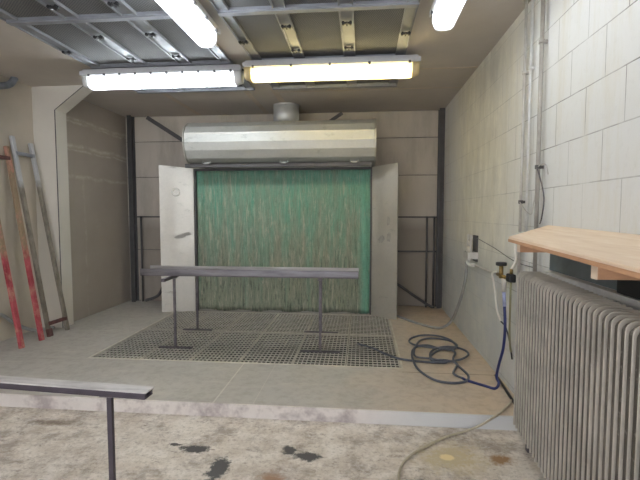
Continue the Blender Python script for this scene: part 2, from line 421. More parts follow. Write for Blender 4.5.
# steel frame on the back wall
def post(name, lab, x0, x1, y0, y1):
    m = MB(); m.box(x0, x1, y0, y0+.012, P, CZ).box(x0, x1, y1-.012, y1, P, CZ).box((x0+x1)/2-.006, (x0+x1)/2+.006, y0, y1, P, CZ)
    return tag(m.build(name, DARKST, loc=((x0+x1)/2,y0,P)), lab, 'column')
post('steel_column', 'dark steel column in the far left corner of the bay', -3.615, -3.55, 6.40, 6.515)
post('steel_column', 'dark steel column in the far right corner against the block wall', 1.10, 1.178, 6.40, 6.515)
def strut(lab, a, b, w, h, name='steel_rail', cat='rail', m=DARKST, group=None):
    return tag(MB().bar(a, b, w, h).build(name, m, loc=a), lab, cat, group)
strut('dark rail across the back wall right of the booth, the upper one', (.2,6.49,1.44), (1.10,6.49,1.44), .03, .022)
strut('dark rail across the back wall right of the booth, the lower one', (.2,6.49,.93), (1.10,6.49,.93), .03, .022)
strut('dark rail across the back wall left of the booth', (-3.53,6.49,1.44), (-2.7,6.49,1.44), .03, .022)
strut('dark slanting brace dropping from the ceiling to the left end of the hood', (-3.34,6.50,2.985), (-2.40,6.50,2.39), .012, .06, 'diagonal_brace', 'brace')
strut('short dark slanting brace end above the hood right of the duct', (-.30,6.50,2.985), (-1.1,6.50,2.46), .012, .05, 'diagonal_brace', 'brace')
tag(MB().tube([(-3.40,6.44,.12),(-3.2,6.44,.2),(-3.05,6.44,.42),(-2.6,6.44,.90)], .022).build('diagonal_brace', DARKST, loc=(-3.4,6.44,.12)), 'dark slanting brace low down behind the left wing panel', 'brace')
tag(MB().tube([(.22,6.415,.60),(.52,6.415,.45),(.8,6.415,.26),(1.0,6.415,.13),(1.07,6.40,.12)], .020).build('diagonal_brace', DARKST, loc=(.22,6.44,.6)), 'dark slanting brace low down behind the right wing panel', 'brace')
for lab, x, z1 in (('thin dark pipe beside the far left column', -3.46, 1.44), ('thin dark pipe beside the far right column, the one nearer the booth', .955, 1.44), ('thin dark pipe beside the far right column, the one nearer the wall', 1.06, 1.44)):
    tag(MB().cyl((x,6.465,P), (x,6.465,z1), .014).cyl((x,6.465,z1-.0), (x,6.50,z1), .014).build('steel_pipe', DARKST, loc=(x,6.465,P)), lab, 'pipe')

# ---------------------------------------------------------------- ceiling filters
def bank(x0, x1, cols, label, clips, side):
    t = thing('filter_frame', label, 'ceiling frame', ((x0+x1)/2, 3.6, 2.965), 'ceiling filter frames')
    cross = [(2.10,2.18),(3.15,3.205),(4.18,4.235),(5.08,5.13)]
    for (a,b) in cross:
        m = MB().box(x0, x1, a, b, 2.955, 2.985).box(x0, x1, a-.012, a, 2.965, 2.995).box(x0, x1, b, b+.012, 2.965, 2.995)
        m.build('cross_bar', ALU, t, .002)
    for i, (a,b) in enumerate(cols):
        for (p0,p1),(q0,q1) in zip(cross, cross[1:]):
            m = MB().box(a, b, p1+.012, q0-.012, 2.975, 2.985).box(a, a+.012, p1+.012, q0-.012, 2.962, 2.975).box(b-.012, b, p1+.012, q0-.012, 2.962, 2.975)
            m.build('long_bar', STRIP, t)
    for (x,y) in clips:
        m = MB().box(x-.035, x+.035, y-.010, y+.010, 2.952, 2.964)
        for s in (-1,1): m.cyl((x+s*.028,y-.018,2.957),(x+s*.028,y+.018,2.957),.012,8)
        m.box(x-.006,x+.006,y-.03,y+.03,2.948,2.957)
        m.build('clip', BLACK, t)
    rows = [('front','2.18'),('middle','3.21'),('rear','4.25')]
    spots = ['leftmost','middle','rightmost']
    for (p0,p1),(q0,q1),rn in zip(cross, cross[1:], ('nearest','second','farthest')):
        for j, ((a0,a1),(b0,b1)) in enumerate(zip(cols, cols[1:])):
            nx = 14; ny = 10; m = MB(); X0,X1,Y0_,Y1_ = a1-.015,b0+.015,p1-.01,q0+.01
            g = [[m.bm.verts.new((X0+(X1-X0)*i/nx, Y0_+(Y1_-Y0_)*k_/ny, 2.988 - (.006 if not (i in (0,nx) or k_ in (0,ny)) else 0)*(.6+.4*math.sin(i*1.7+k_*2.3+j)))) for k_ in range(ny+1)] for i in range(nx+1)]
            for i in range(nx):
                for k_ in range(ny): m.bm.faces.new((g[i][k_],g[i+1][k_],g[i+1][k_+1],g[i][k_+1])).smooth = True
            tag(m.build('ceiling_filter', FILT, loc=((X0+X1)/2,(Y0_+Y1_)/2,2.988)),
                'grey ceiling filter panel, %s row from the camera, %s of three in the %s frame' % (rn, spots[j], side), 'filter', 'ceiling filter panels')
    return t
bank(-2.73, -1.28, [(-2.73,-2.62),(-2.25,-2.13),(-1.80,-1.67),(-1.38,-1.28)], 'metal ceiling filter frame on the left, behind the two white lamps',
     [(-2.68,3.77),(-2.19,2.95),(-2.19,3.48),(-2.19,3.99),(-1.735,2.95),(-1.735,3.47),(-1.735,3.97)], 'left')
bank(-1.06, .39, [(-1.06,-.97),(-.65,-.55),(-.18,-.07),(.30,.39)], 'metal ceiling filter frame on the right, above the yellow lamp',
     [(-1.02,3.70),(-.60,3.43),(-.60,3.93),(-.125,3.41),(-.125,3.91),(.345,3.65)], 'right')

# ---------------------------------------------------------------- lamps
COOL = m_emit('cool_lamp_lens', (.90,.95,1.0), 13.0)
NEUT = m_emit('white_lamp_lens', (.86,.93,1.0), 38.0)
WARM = m_emit('yellow_lamp_lens', (1.0,.88,.62), 20.0)
WARMC = basic('yellowed_lens_end', lin(222,202,150), .35, 0, 8, .1, .02)
CLEAR = basic('lens_end_plastic', lin(226,228,228), .3, 0, 8, .05, .02)
def lens_mat(name, col, tr=.6):
    n = N(name); n.t.nodes.remove(n.b); t = n.t
    a = t.nodes.new('ShaderNodeBsdfTransparent'); a.inputs[0].default_value = (*[min(1,c*.5+.5) for c in col],1)
    b = t.nodes.new('ShaderNodeBsdfTranslucent'); b.inputs[0].default_value = (*col,1)
    d = t.nodes.new('ShaderNodeBsdfDiffuse'); d.inputs[0].default_value = (*col,1)
    m1 = t.nodes.new('ShaderNodeMixShader'); m1.inputs[0].default_value = .35; n.link(b.outputs[0], m1.inputs[1]); n.link(d.outputs[0], m1.inputs[2])
    m2 = t.nodes.new('ShaderNodeMixShader'); m2.inputs[0].default_value = tr; n.link(m1.outputs[0], m2.inputs[1]); n.link(a.outputs[0], m2.inputs[2])
    n.link(m2.outputs[0], t.nodes['Material Output'].inputs[0]); return n.m
LENSW = lens_mat('clear_ribbed_lens', (.93,.95,.96)); LENSY = lens_mat('yellowed_lens', (.97,.90,.55), .45)
def lamp(label, p, axis, lens, endm, nclip, group):
    """weatherproof batten: p = near/left end, runs 1.6 m along axis"""
    L = 1.66; t = thing('strip_light', label, 'ceiling lamp', p, group)
    def at(a, b, z): return (p[0]+a, p[1]+b, p[2]+z) if axis == 'x' else (p[0]+b, p[1]+a, p[2]+z)
    def box(m, a0, a1, b0, b1, z0, z1):
        q0 = at(a0,b0,z0); q1 = at(a1,b1,z1)
        return m.box(min(q0[0],q1[0]), max(q0[0],q1[0]), min(q0[1],q1[1]), max(q0[1],q1[1]), q0[2], q1[2])
    m = MB(); box(m, 0, L, -.088, .088, .115, .16); box(m, .02, L-.02, -.07, .07, .16, .180)
    m.build('tray', TRAY, t, .006)
    prof = [(-.078,.115),(-.078,.06),(-.066,.02),(-.045,.002),(0,-.003),(.045,.002),(.066,.02),(.078,.06),(.078,.115)]
    def shell(a0, a1, sc0, sc1):
        m = MB(); rings = []
        for a, sc in ((a0,sc0),(a1,sc1)):
            rings.append([m.bm.verts.new(at(a, b*sc, .115-(.115-z)*sc)) for b, z in prof])
        n_ = len(prof)
        for i in range(n_-1): m.bm.faces.new((rings[0][i],rings[0][i+1],rings[1][i+1],rings[1][i])).smooth = True
        m.bm.faces.new((rings[0][0],rings[0][-1],rings[1][-1],rings[1][0]))
        m.bm.faces.new(rings[0][::-1]); m.bm.faces.new(rings[1]); return m
    shell(.075, L-.075, 1, 1).build('lens', LENSY if lens is WARM else LENSW, t)
    m = MB(); box(m, .06, L-.06, -.06, .06, .095, .113); m.build('reflector', WHITE, t)
    for s in (-1,1):
        tb = MB(); q0 = at(.08, s*.033, .062); q1 = at(L-.08, s*.033, .062); tb.cyl(q0, q1, .014, 12); tb.build('tube', lens, t)
    shell(.01, .075, .82, 1).build('lens_end', endm, t); shell(L-.075, L-.01, 1, .82).build('lens_end', endm, t)
    for i in range(nclip):
        a = .1+(L-.2)*i/(nclip-1)
        for s in (-1,1):
            m = MB(); box(m, a-.011, a+.011, s*.086-.006, s*.086+.006, .100, .125); m.build('lens_clip', DARKST, t)
    for a in (.4, L-.4):
        q = at(a, 0, .16); MB().cyl((q[0],q[1],p[2]+.178),(q[0],q[1],2.953),.01).build('hanger', DARKST, t)
    return t
lamp('long cool white strip light crossing the ceiling, left of the yellow one', (-2.835,4.245,2.765), 'x', NEUT, CLEAR, 10, 'strip lights on the ceiling')
lamp('long yellow strip light across the ceiling above the hood', (-1.135,4.155,2.765), 'x', WARM, WARMC, 5, 'strip lights on the ceiling')
lamp('white strip light pointing at the booth, left of the right frame', (-1.19,1.69,2.765), 'y', NEUT, CLEAR, 8, 'strip lights on the ceiling')
lamp('white strip light near the right block wall, cut off by the top edge', (.555,1.55,2.765), 'y', COOL, CLEAR, 8, 'strip lights on the ceiling')
tag(MB().tube([(-1.1745,4.2,2.90),(-1.165,4.2,2.893),(-1.145,4.2,2.893),(-1.1355,4.2,2.90)], .010).build('lamp_cable', BLACK, loc=(-1.165,4.24,2.90)), 'short black cable linking the white and yellow strip lights', 'cable')

# ---------------------------------------------------------------- extraction booth
BY = 5.93
bo = thing('spray_booth', 'metal extraction booth with green filter mat, rounded hood and two wing panels', 'spray booth', (-1.12, BY, P))
m = MB().box(-2.34, .12, BY+.03, 6.40, P, 2.14); m.build('rear_box', GALVW, bo)
# filter mat: rippled sheet
m = MB(); nx = 150; nz = 24
g = []
for i in range(nx+1):
    x = -2.33+2.44*i/nx; col_ = []
    for j in range(nz+1):
        z = P+.012+(2.11-P)*j/nz
        r = .007*math.sin(i*.55)+.005*math.sin(i*1.31+j*.15)+.004*random.uniform(-1,1)
        if j == 0: z += .012*math.sin(i*.21)+.008*random.random()
        col_.append((x, BY+r, z))
    g.append([m.bm.verts.new(c) for c in col_])
for i in range(nx):
    for j in range(nz): m.bm.faces.new((g[i][j],g[i+1][j],g[i+1][j+1],g[i][j+1])).smooth = True
fm = m.build('filter_mat', CURT, bo); fm['label'] = 'green paint-streaked filter mat'
so = fm.modifiers.new('t','SOLIDIFY'); so.thickness = .01; so.offset = 1
# hood
prof = [(6.28,2.70),(5.62,2.695),(5.50,2.665),(5.40,2.60),(5.355,2.52),(5.345,2.40),(5.37,2.30),(5.43,2.20),(5.50,2.165),(5.60,2.15),(6.28,2.15)]
m = MB(); m.prism(prof, 'x', -2.265, .150)
hood = m.build('hood', GALV, bo, .006)
big = [(y+(5.75-y)*-.035, 2.44+(z-2.44)*1.03) for y, z in prof]
MB().prism(big, 'x', .150, .168).build('end_plate', GALVW, hood, .002)
MB().prism(big, 'x', -2.282, -2.265).build('end_plate', GALVW, hood, .002)
MB().box(-2.26,.145,5.349,5.360,2.50,2.508).build('fold_strip', GALVW, hood)
for x in (-2.02, -1.0, -.10):
    m = MB().tube([(x-.05,5.505,2.175),(x-.045,5.47,2.150),(x-.02,5.455,2.138),(x+.02,5.455,2.138),(x+.045,5.47,2.150),(x+.05,5.505,2.175)], .007).box(x-.02,x+.02,5.485,5.53,2.150,2.158)
    m.build('latch', DUCTM, hood)
rl = MB().box(-2.34,.12,5.55,5.60,2.10,2.15).box(-2.34,.12,5.88,5.925,2.09,2.12); rl.build('top_rail', DARKST, bo, .003)
MB().box(-2.36,-2.335,5.89,5.95,P,2.12).build('side_channel', DARKST, bo); MB().box(.112,.13,5.90,5.95,P,2.12).build('side_channel', DARKST, bo)
dk = MB().cyl((-1.06,6.03,2.69),(-1.06,6.03,2.998),.18,32).build('exhaust_duct', DUCTM, bo)
MB().cyl((-1.06,6.03,2.978),(-1.06,6.03,2.997),.184,32).build('collar', DUCTM, dk)
def wing(a, b, z1a, z1b, lab):
    a = Vector((*a,0)); b = Vector((*b,0)); d = (b-a).normalized(); nrm = Vector((-d.y,d.x,0))*.018
    m = MB(); n_ = 14; fr = []; bk = []
    for i in range(n_+1):
        f_ = a+(b-a)*i/n_; w = .006*math.sin(i*.6)
        z1 = z1a+(z1b-z1a)*i/n_
        fr.append([m.bm.verts.new((f_.x+nrm.x*w*20, f_.y+nrm.y*w*20, z)) for z in (P,P+.5,P+1.1,z1)])
        bk.append([m.bm.verts.new((f_.x+nrm.x*(1+w*20), f_.y+nrm.y*(1+w*20), z)) for z in (P,P+.5,P+1.1,z1)])
    for i in range(n_):
        for j in range(3):
            m.bm.faces.new((fr[i][j],fr[i+1][j],fr[i+1][j+1],fr[i][j+1])); m.bm.faces.new((bk[i+1][j],bk[i][j],bk[i][j+1],bk[i+1][j+1]))
        m.bm.faces.new((fr[i][3],fr[i+1][3],bk[i+1][3],bk[i][3])); m.bm.faces.new((fr[i+1][0],fr[i][0],bk[i][0],bk[i+1][0]))
    for q in (0,n_):
        for j in range(3): m.bm.faces.new((fr[q][j],fr[q][j+1],bk[q][j+1],bk[q][j]))
    o = m.build('wing_panel', GALVW, bo); o['label'] = lab; return o
w1 = wing((-2.815,5.78),(-2.365,5.885),2.165,2.125,'left wing panel, bare metal with a rubbed ring mark')
w2 = wing((.135,5.86),(.455,5.64),2.12,2.145,'right wing panel, angled outwards with dark smudges')
RUB = basic('rubbed_metal', lin(222,220,212), .5, .3, 8, .05, .02)
SMUD = basic('dark_smudge', lin(156,153,145), .6, .2, 20, .2, .02)
def onwing(a, b, u, z): return Vector((a[0]+(b[0]-a[0])*u, a[1]+(b[1]-a[1])*u-.008, z))
def ring(a,b,u,z,ru,rz,r,mt,par,nm):
    MB().tube([onwing(a,b,u+ru*math.cos(t_*math.pi/10),z+rz*math.sin(t_*math.pi/10)) for t_ in range(21)], r, 6, False).build(nm, mt, par)
ring((-2.815,5.78),(-2.365,5.885),.49,1.79,.11,.05,.007,RUB,w1,'ring_mark')
for (a_,b_,u_,z_,ru_,rz_,pr_) in (((-2.815,5.78),(-2.365,5.885),.68,1.185,.26,.035,w1),((.135,5.86),(.455,5.64),.38,1.155,.14,.05,w2),((.135,5.86),(.455,5.64),.66,1.40,.07,.07,w2),((.135,5.86),(.455,5.64),.68,1.18,.09,.07,w2)):
    m = MB(); c_ = []
    for q_ in range(18):
        k_ = random.uniform(.7,1.1); an = q_*math.pi/9; v_ = onwing(a_,b_,u_+ru_*k_*math.cos(an),z_+rz_*k_*math.sin(an)+.12*ru_*math.cos(an)); c_.append(m.bm.verts.new(v_))
    m.bm.faces.new(c_); m.build('smudge', SMUD, pr_)

# ---------------------------------------------------------------- floor gratings
xs = [-2.62,-2.12,-1.63,-1.15,-.64,-.14,.36]; ys = [3.87,4.92,5.90]
cn = ['first','second','third','fourth','fifth','sixth']
protos = {}
for j in range(2):
    for i in range(6):
        x0,x1 = xs[i]+.003, xs[i+1]-.003; y0,y1 = ys[j]+.003, ys[j+1]-.003
        z1 = P+.002; z0 = P-.012
        t = thing('floor_grating', 'square-mesh steel floor grating, %s row, %s from the left' % (('front','rear')[j], cn[i]), 'grating', (x0,y0,z0), 'floor gratings over the pit')
        m = MB(); w = .009
        m.box(x0,x1,y0,y0+w,z0,z1).box(x0,x1,y1-w,y1,z0,z1).box(x0,x0+w,y0+w,y1-w,z0,z1).box(x1-w,x1,y0+w,y1-w,z0,z1)
        m.build('frame', GRATEF, t)
        m = MB(); nb = 12; nr = 16
        for a in range(1,nb):
            x = x0+(x1-x0)*a/nb; m.box(x-.004,x+.004,y0+w,y1-w,z0,z1-.002)
        for a in range(1,nr):
            y = y0+(y1-y0)*a/nr; m.box(x0+w,x1-w,y-.0065,y+.0065,z1-.008,z1-.002)
        m.build('mesh', GRATE, t)
m = MB().box(GX0-.02,GX0,GY0-.02,5.75,P-.02,P+.003).box(GX1,GX1+.022,GY0-.02,5.62,P-.02,P+.003).box(GX0,GX1,GY0-.02,GY0,P-.02,P+.003)
tag(m.build('grating_edge', GRATEF, loc=(GX0,GY0,P)), 'pale steel edge angle framing the floor gratings', 'edge frame')

# ---------------------------------------------------------------- trestles and beams
def trestle(x0, y0, x1, y1, zf, ztop, label, foot=.36, bar=(-.28,.06), rear=True, lw=.012, STEEL=STEEL):
    t = thing('trestle', label, 'trestle', ((x0+x1)/2,(y0+y1)/2,zf), 'T-legged steel trestles')
    for (x,y) in ((x0,y0),(x1,y1))[:2 if rear else 1]:
        MB().box(x-lw,x+lw,y-lw*.8,y+lw*.8,zf+.012,ztop-(.03 if rear else .006)).build('leg', STEEL, t, .002)
        MB().box(x-foot/2,x+foot/2,y-.02,y+.02,zf,zf+.012).build('foot_plate', STEEL, t, .002)
    d = Vector((x1-x0,y1-y0,0)).normalized()
    a = Vector((x0,y0,ztop-.015))+d*bar[0]; b = Vector((x1,y1,ztop-.015))+d*bar[1]
    if rear: MB().bar(a, b, .035, .03).build('top_bar', STEEL, t, .002)
    MB().box(x0-.028,x0+.028,y0-.025,y0+.03,ztop-.036 if rear else ztop-.006,ztop-.030 if rear else ztop).build('cap_plate', BEAMT, t)
    return t
ZT = P+.766
trestle(-1.925,4.235,-1.955,4.92,P,ZT,'T-legged steel trestle under the left end of the long beam on the grating')
trestle(-.412,4.245,-.47,4.95,P,ZT,'T-legged steel trestle under the right end of the long beam on the grating', .40, (-.08,.06))
def channel(name, label, a, b, w, h, th, grp):
    """steel channel lying flat with its flanges up, then a lower web"""
    a = Vector(a); b = Vector(b); d = (b-a).normalized(); r = Vector((-d.y,d.x,0))
    t = thing(name, label, 'steel beam', tuple(a), grp)
    up = Vector((0,0,1))
    def slab(o0,o1,z0,z1,nm,mt):
        P8 = []
        for z in (z0,z1):
            P8 += [a+r*o0+up*z, b+r*o0+up*z, b+r*o1+up*z, a+r*o1+up*z]
        MB().hexa([tuple(q) for q in P8]).build(nm, mt, t, .0025)
    slab(0,w,0,th,'web',STEEL); slab(0,th,th,h,'flange',BEAMT); slab(w-th,w,th,h+.006,'flange',basic('bright_flange', lin(176,172,170), .4, .4, 7, .3, .1, (.4,3,3)))
    return t
channel('steel_beam','long steel channel lying on the two trestles over the grating', (-2.245,4.15,ZT), (-.03,4.15,ZT), .22, .072, .010, None)
# foreground support
A = Vector((-1.50,1.545,.0)); B = Vector((-.80,1.497,.0)); d = (B-A).normalized(); A2 = A-d*1.1
t = thing('steel_beam', 'flat steel beam end in the left foreground with scraped top', 'steel beam', (A2.x,A2.y,.79))
r = Vector((-d.y,d.x,0))
def slab2(o0,o1,z0,z1,nm,mt,e=0):
    P8 = []
    for z in (z0,z1):
        P8 += [A2+r*o0+Vector((0,0,z)), B-d*e+r*o0+Vector((0,0,z)), B-d*e+r*o1+Vector((0,0,z)), A2+r*o1+Vector((0,0,z))]
    MB().hexa([tuple(q) for q in P8]).build(nm, mt, t, .002)
STEELD = basic('dark_beam_steel', lin(66,60,68), .45, .25, 9, .35, .1)
SCR = basic('scraped_beam_top', lin(190,186,184), .5, .25, 7, .25, .1, (1,4,4))
slab2(0,.060,.824,.830,'top_plate',SCR)
slab2(.002,.014,.806,.824,'side_plate',STEELD,.006); slab2(.044,.056,.806,.824,'side_plate',STEELD,.006); slab2(.002,.058,.800,.806,'bottom_plate',STEELD,.006)
trestle(-.972,1.545,-.972,2.235,0,.800,'dark T-legged steel trestle in the left foreground under the scraped beam', .40, (-.05,-.55), False, .0105, STEELD)

# ---------------------------------------------------------------- ladders against the left wall
def ladder(label, r1, r2, mt, rungs, foot, fcol, w=.062, grp=None):
    t = thing('ladder', label, 'ladder', r1[0], grp)
    for a, b in (r1, r2):
        a = Vector(a); b = Vector(b)
        dd = (b-a).normalized(); nn = dd.cross(Vector((0,1,0))).normalized()
        m = MB(); m.bar(a, b, w, .012, nn)
        for s in (-1,1): m.bar(a+Vector((0,s*(w/2-.005),0))+nn*.012, b+Vector((0,s*(w/2-.005),0))+nn*.012, .010, .026, nn)
        ra = m.build('rail', mt, t, .002)
        if foot:
            if b.y < 4.6: MB().bar(a+dd*.0, a+dd*.09, w+.008, .040, nn).build('foot_cap', fcol, ra, .003)
    for z, mr in rungs:
        pts = []
        for a, b in (r1, r2):
            a = Vector(a); b = Vector(b); k_ = (z-a.z)/(b.z-a.z); pts.append(a+(b-a)*k_)
        MB().bar(pts[0], pts[1], .03, .04).build('rung', mr, t, .003)
    return t
xt = XL+.03
ladder('narrow ladder with bright aluminium tops and dirty lower rails, leaning nearest the cream wall end',
       ((-3.525,4.50,P),(xt,4.51,2.36)), ((-3.505,4.775,P),(xt,4.78,2.32)), DIRTR, [(2.17,ALU),(.24,REDFT)], True, REDFT, .048)
ladder('red and bare timber ladder leaning on the left wall, nearest the left edge',
       ((-3.505,4.075,P),(xt,4.13,2.20)), ((-3.505,4.355,P),(xt,4.43,2.235)), REDR, [(2.10,REDFT)], False, None, .052)

# ---------------------------------------------------------------- things on the left
tag(MB().tube([(-3.84,3.6,2.62),(-3.85,4.0,2.74),(-3.85,4.32,2.85),(-3.85,4.46,2.91),(-3.85,4.53,2.998)], .036, 14).build('grey_pipe', basic('blue_grey_pipe', lin(128,134,140), .5,.2), loc=(-3.84,3.6,2.62)), 'blue grey pipe bend entering the ceiling above the ladders', 'pipe')
tag(MB().tube([(-3.885,3.3,P+.42),(-3.885,3.9,P+.36),(-3.885,4.22,P+.31),(-3.88,4.38,P+.19),(-3.84,4.52,P+.08),(-3.77,4.62,P+.03),(-3.69,4.78,P+.026)], .020).build('grey_hose', GREYH, loc=(-3.8,3.3,P)), 'dirty grey hose lying behind the ladder feet on the left', 'hose')

tag(MB().tube([(-3.83,3.7,2.80),(-3.84,4.1,2.90),(-3.85,4.26,2.955),(-3.85,4.30,2.998)], .022, 12).build('orange_pipe', basic('orange_brown_pipe', lin(170,112,82), .6), loc=(-3.83,3.7,2.8)), 'small orange brown pipe end at the ceiling above the ladders', 'pipe')
# ---------------------------------------------------------------- radiator
rd = thing('radiator', 'tall finned grey radiator in the right foreground', 'radiator', (.97,2.86,0))
ang = math.atan(.066); U = Vector((-math.sin(ang),-math.cos(ang),0)); W = Vector((math.cos(ang),-math.sin(ang),0))   # U along, W towards the wall
O = Vector((.998,2.86,0)); pitch = .0478; NS = 34; dep = .162; zb, zt = .10, 1.127
def sect(u0, u1, ins, top, rnd, nm, mt):
    pr = [(ins,zb+.01+ins)]
    for k_ in range(6): pr.append((ins+rnd*(1-math.cos(k_*math.pi/10)), top-rnd+rnd*math.sin(k_*math.pi/10)))
    pr += [(dep-.02,top),(dep-.02,zb+.01+ins)]
    m = MB(); A_ = [m.bm.verts.new(O+U*u0+W*w+Vector((0,0,z))) for w, z in pr]; B_ = [m.bm.verts.new(O+U*u1+W*w+Vector((0,0,z))) for w, z in pr]
    n_ = len(pr)
    for i in range(n_): m.bm.faces.new((A_[i],A_[(i+1)%n_],B_[(i+1)%n_],B_[i]))
    m.bm.faces.new(A_[::-1]); m.bm.faces.new(B_)
    return m.build(nm, mt, rd, .004 if nm == 'section' else .002)
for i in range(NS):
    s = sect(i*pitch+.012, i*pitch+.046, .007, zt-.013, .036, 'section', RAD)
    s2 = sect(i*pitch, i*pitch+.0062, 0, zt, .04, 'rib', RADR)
m = MB(); m.hexa([tuple(O+U*u+W*w+Vector((0,0,z))) for z in (zb+.05,zt-.09) for (u,w) in ((.01,.03),(NS*pitch-.01,.03),(NS*pitch-.01,.15),(.01,.15))])
m.build('core', PIT, rd)
for uu in (.12, .85, 1.5):
    c = O+U*uu+W*.08; MB().box(c.x-.03,c.x+.03,c.y-.02,c.y+.02,0,zb+.03).build('foot', STEEL, rd, .003)
tag(MB().bar((1.155,2.80,1.125),(1.155,1.2,1.125), .045, .03).build('wall_rail', PIPE, loc=(1.155,2.8,1.125)), 'pale metal rail on the block wall behind the radiator top', 'rail')
tag(MB().box(1.168,1.179,2.03,2.80,1.145,1.335).build('shelf_shade', basic('blue_grey_shade', lin(104,112,116), .6, .2, 3, .25), bevel=.002, loc=(1.17,2.4,1.145)), 'blue grey sheet added as shade on the block wall under the shelf', 'painted shade')  # dark sheet added where the wall is only shaded by the shelf
tag(MB().box(1.13,1.178,1.15,2.02,1.145,1.27).build('shadow_box', BLACK, bevel=.006, loc=(1.14,1.5,1.145)), 'black box added as shadow on the wall between the radiator and the shelf', 'box')  # black box added to stand for the deep shadow under the shelf

# ---------------------------------------------------------------- shelf
sh = thing('wall_shelf', 'pale plywood shelf sloping out from the block wall over the radiator', 'shelf', (1.0,2.2,1.36))
F1 = Vector((.869,2.649,1.36)); B1 = Vector((1.178,2.862,1.424)); B2 = Vector((1.178,1.10,1.394)); F2 = Vector((.806,1.02,1.330)); dn = Vector((0,0,-.030))
MB().hexa([tuple(v) for v in (F1+dn,F2+dn,B2+dn,B1+dn,F1,F2,B2,B1)]).build('board', PLY, sh, .003)
e1 = Vector((-.0015,0,0)); e_ = MB().hexa([tuple(v) for v in (F1+dn+e1*2,F2+dn+e1*2,F2+dn,F1+dn,F1+dn*.45+e1*2,F2+dn*.45+e1*2,F2+dn*.45,F1+dn*.45)]).build('edge_ply', CLEAT, sh); e_['label'] = 'darker ply along the front edge'
for y in (2.60, 1.70, 1.10):
    k_ = (2.649-y)/(2.649-1.02); xf = .869-(.069)*k_+.045; zf_ = 1.36-.038*k_-.030
    zk = zf_+.012; zw = zf_+.060
    MB().hexa([(xf,y-.02,zf_-.056),(1.178,y-.02,zf_-.056),(1.178,y+.02,zf_-.056),(xf,y+.02,zf_-.056),(xf,y-.02,zk-.006),(1.178,y-.02,zw-.008),(1.178,y+.02,zw-.008),(xf,y+.02,zk-.006)]).build('support_board', CLEAT, sh, .002)
    e_ = MB().box(xf-.004,xf-.0005,y-.02,y+.02,zf_-.056,zk-.006).build('end_grain', PLY, sh); e_['label'] = 'pale sawn end'

# ---------------------------------------------------------------- conduits, valves, cables on the right wall
def conduit(label, x, y, z0, z1, r, mt, clips):
    t = thing('wall_pipe', label, 'pipe', (x,y,z0), 'vertical pipes on the block wall')
    MB().cyl((x,y,z0),(x,y,z1),r,14).build('tube', mt, t)
    for z in clips:
        MB().cyl((x,y,z-.012),(x,y,z+.012),r+.006,14).box(x,XR,y-.006,y+.006,z-.01,z+.01).build('clamp', DARKST if z < 1.9 else mt, t)
conduit('thin pale pipe on the block wall, farthest of the three', XR-.03, 3.27, 1.02, CZ, .0105, PIPED, (1.58,2.5))
conduit('thin pale pipe on the block wall, middle of the three', XR-.025, 3.17, 1.30, CZ, .009, PIPE, (2.5,))
conduit('thicker grey pipe on the block wall, nearest of the three', XR-.035, 2.965, 1.0, CZ, .0135, basic('grey_conduit', lin(156,151,144), .5, .05, 14, .15, .04), (1.80,2.6))  # grey darkened over the whole pipe for the shade under the shelf
tag(MB().tube([(1.145,2.965,1.80),(1.12,2.86,1.805),(1.14,2.83,1.80),(1.155,2.83,1.74)], .004,6).build('hook', PIPED, loc=(1.145,2.965,1.8)), 'small dark wire hook clamped to the nearest wall pipe', 'hook')
tag(MB().tube([(1.13,2.955,1.80),(1.13,2.90,1.74),(1.15,2.87,1.60),(1.15,2.89,1.48),(1.15,2.92,1.43)], .0045,8).build('loose_cable', STEEL, loc=(1.13,2.95,1.8)), 'thin dark cable hanging from the hook down to the shelf', 'cable')
tag(MB().tube([(1.14,3.26,1.58),(1.14,3.15,1.52),(1.14,3.04,1.49),(1.13,2.985,1.55),(1.14,2.975,1.64)], .0035,6).build('loose_cable', PIPED, loc=(1.14,3.26,1.58)), 'thin drooping wire between two wall pipes', 'cable')
# gun holder
gh = thing('spray_gun_holder', 'grey wall-mounted holder with two prongs beside the block wall corner', 'holder', (1.15,4.60,1.0))
MB().box(1.075,XR,4.48,4.68,1.03,1.10).build('tray', PIPED, gh, .006)
MB().box(1.165,XR,4.50,4.66,1.00,1.27).build('back_plate', DARKST, gh, .004)
for y in (4.645,4.515): MB().tube([(1.11,y,1.09),(1.11,y,1.20),(1.115,y,1.275)], .011, 10).build('prong', PIPED, gh)
MB().cyl((1.11,4.575,1.10),(1.11,4.575,1.16),.03,16).cyl((1.11,4.575,1.16),(1.11,4.575,1.22),.014,12).build('cup', RADR, gh)
MB().tube([(1.13,4.62,1.03),(1.10,4.58,.99),(1.10,4.50,.975),(1.12,4.42,.98)], .018, 10).build('fitting', PIPE, gh)
tag(MB().tube([(1.13,4.41,.98),(1.14,4.10,.975),(1.14,3.80,.985),(1.13,3.63,1.005)], .010).build('air_pipe', PIPED, loc=(1.13,4.42,.98)), 'horizontal pale pipe between the holder and the valves', 'pipe')
tag(MB().tube([(1.165,4.50,1.245),(1.165,3.9,1.19),(1.165,3.4,1.13),(1.165,3.0,1.13)], .003,6,n=3).build('thin_cord', DARKST, loc=(1.165,4.5,1.245)), 'thin cord running slightly downhill along the block wall', 'cord')
va = thing('valve_cluster', 'cluster of brass and black air valves beside the far end of the radiator', 'valve', (1.12,3.55,1.0))
MB().cyl((1.11,3.54,.98),(1.11,3.54,1.082),.016,12).cyl((1.11,3.62,1.0),(1.11,3.42,1.0),.015,12).cyl((1.11,3.42,1.0),(XR,3.42,1.0),.014,12).build('body', BRASS, va)
MB().cyl((1.11,3.54,1.080),(1.11,3.54,1.108),.042,18).build('hand_wheel', BLACK, va, .006)
MB().box(1.085,1.135,3.27,3.35,.985,1.045).build('regulator', BLACK, va, .008)
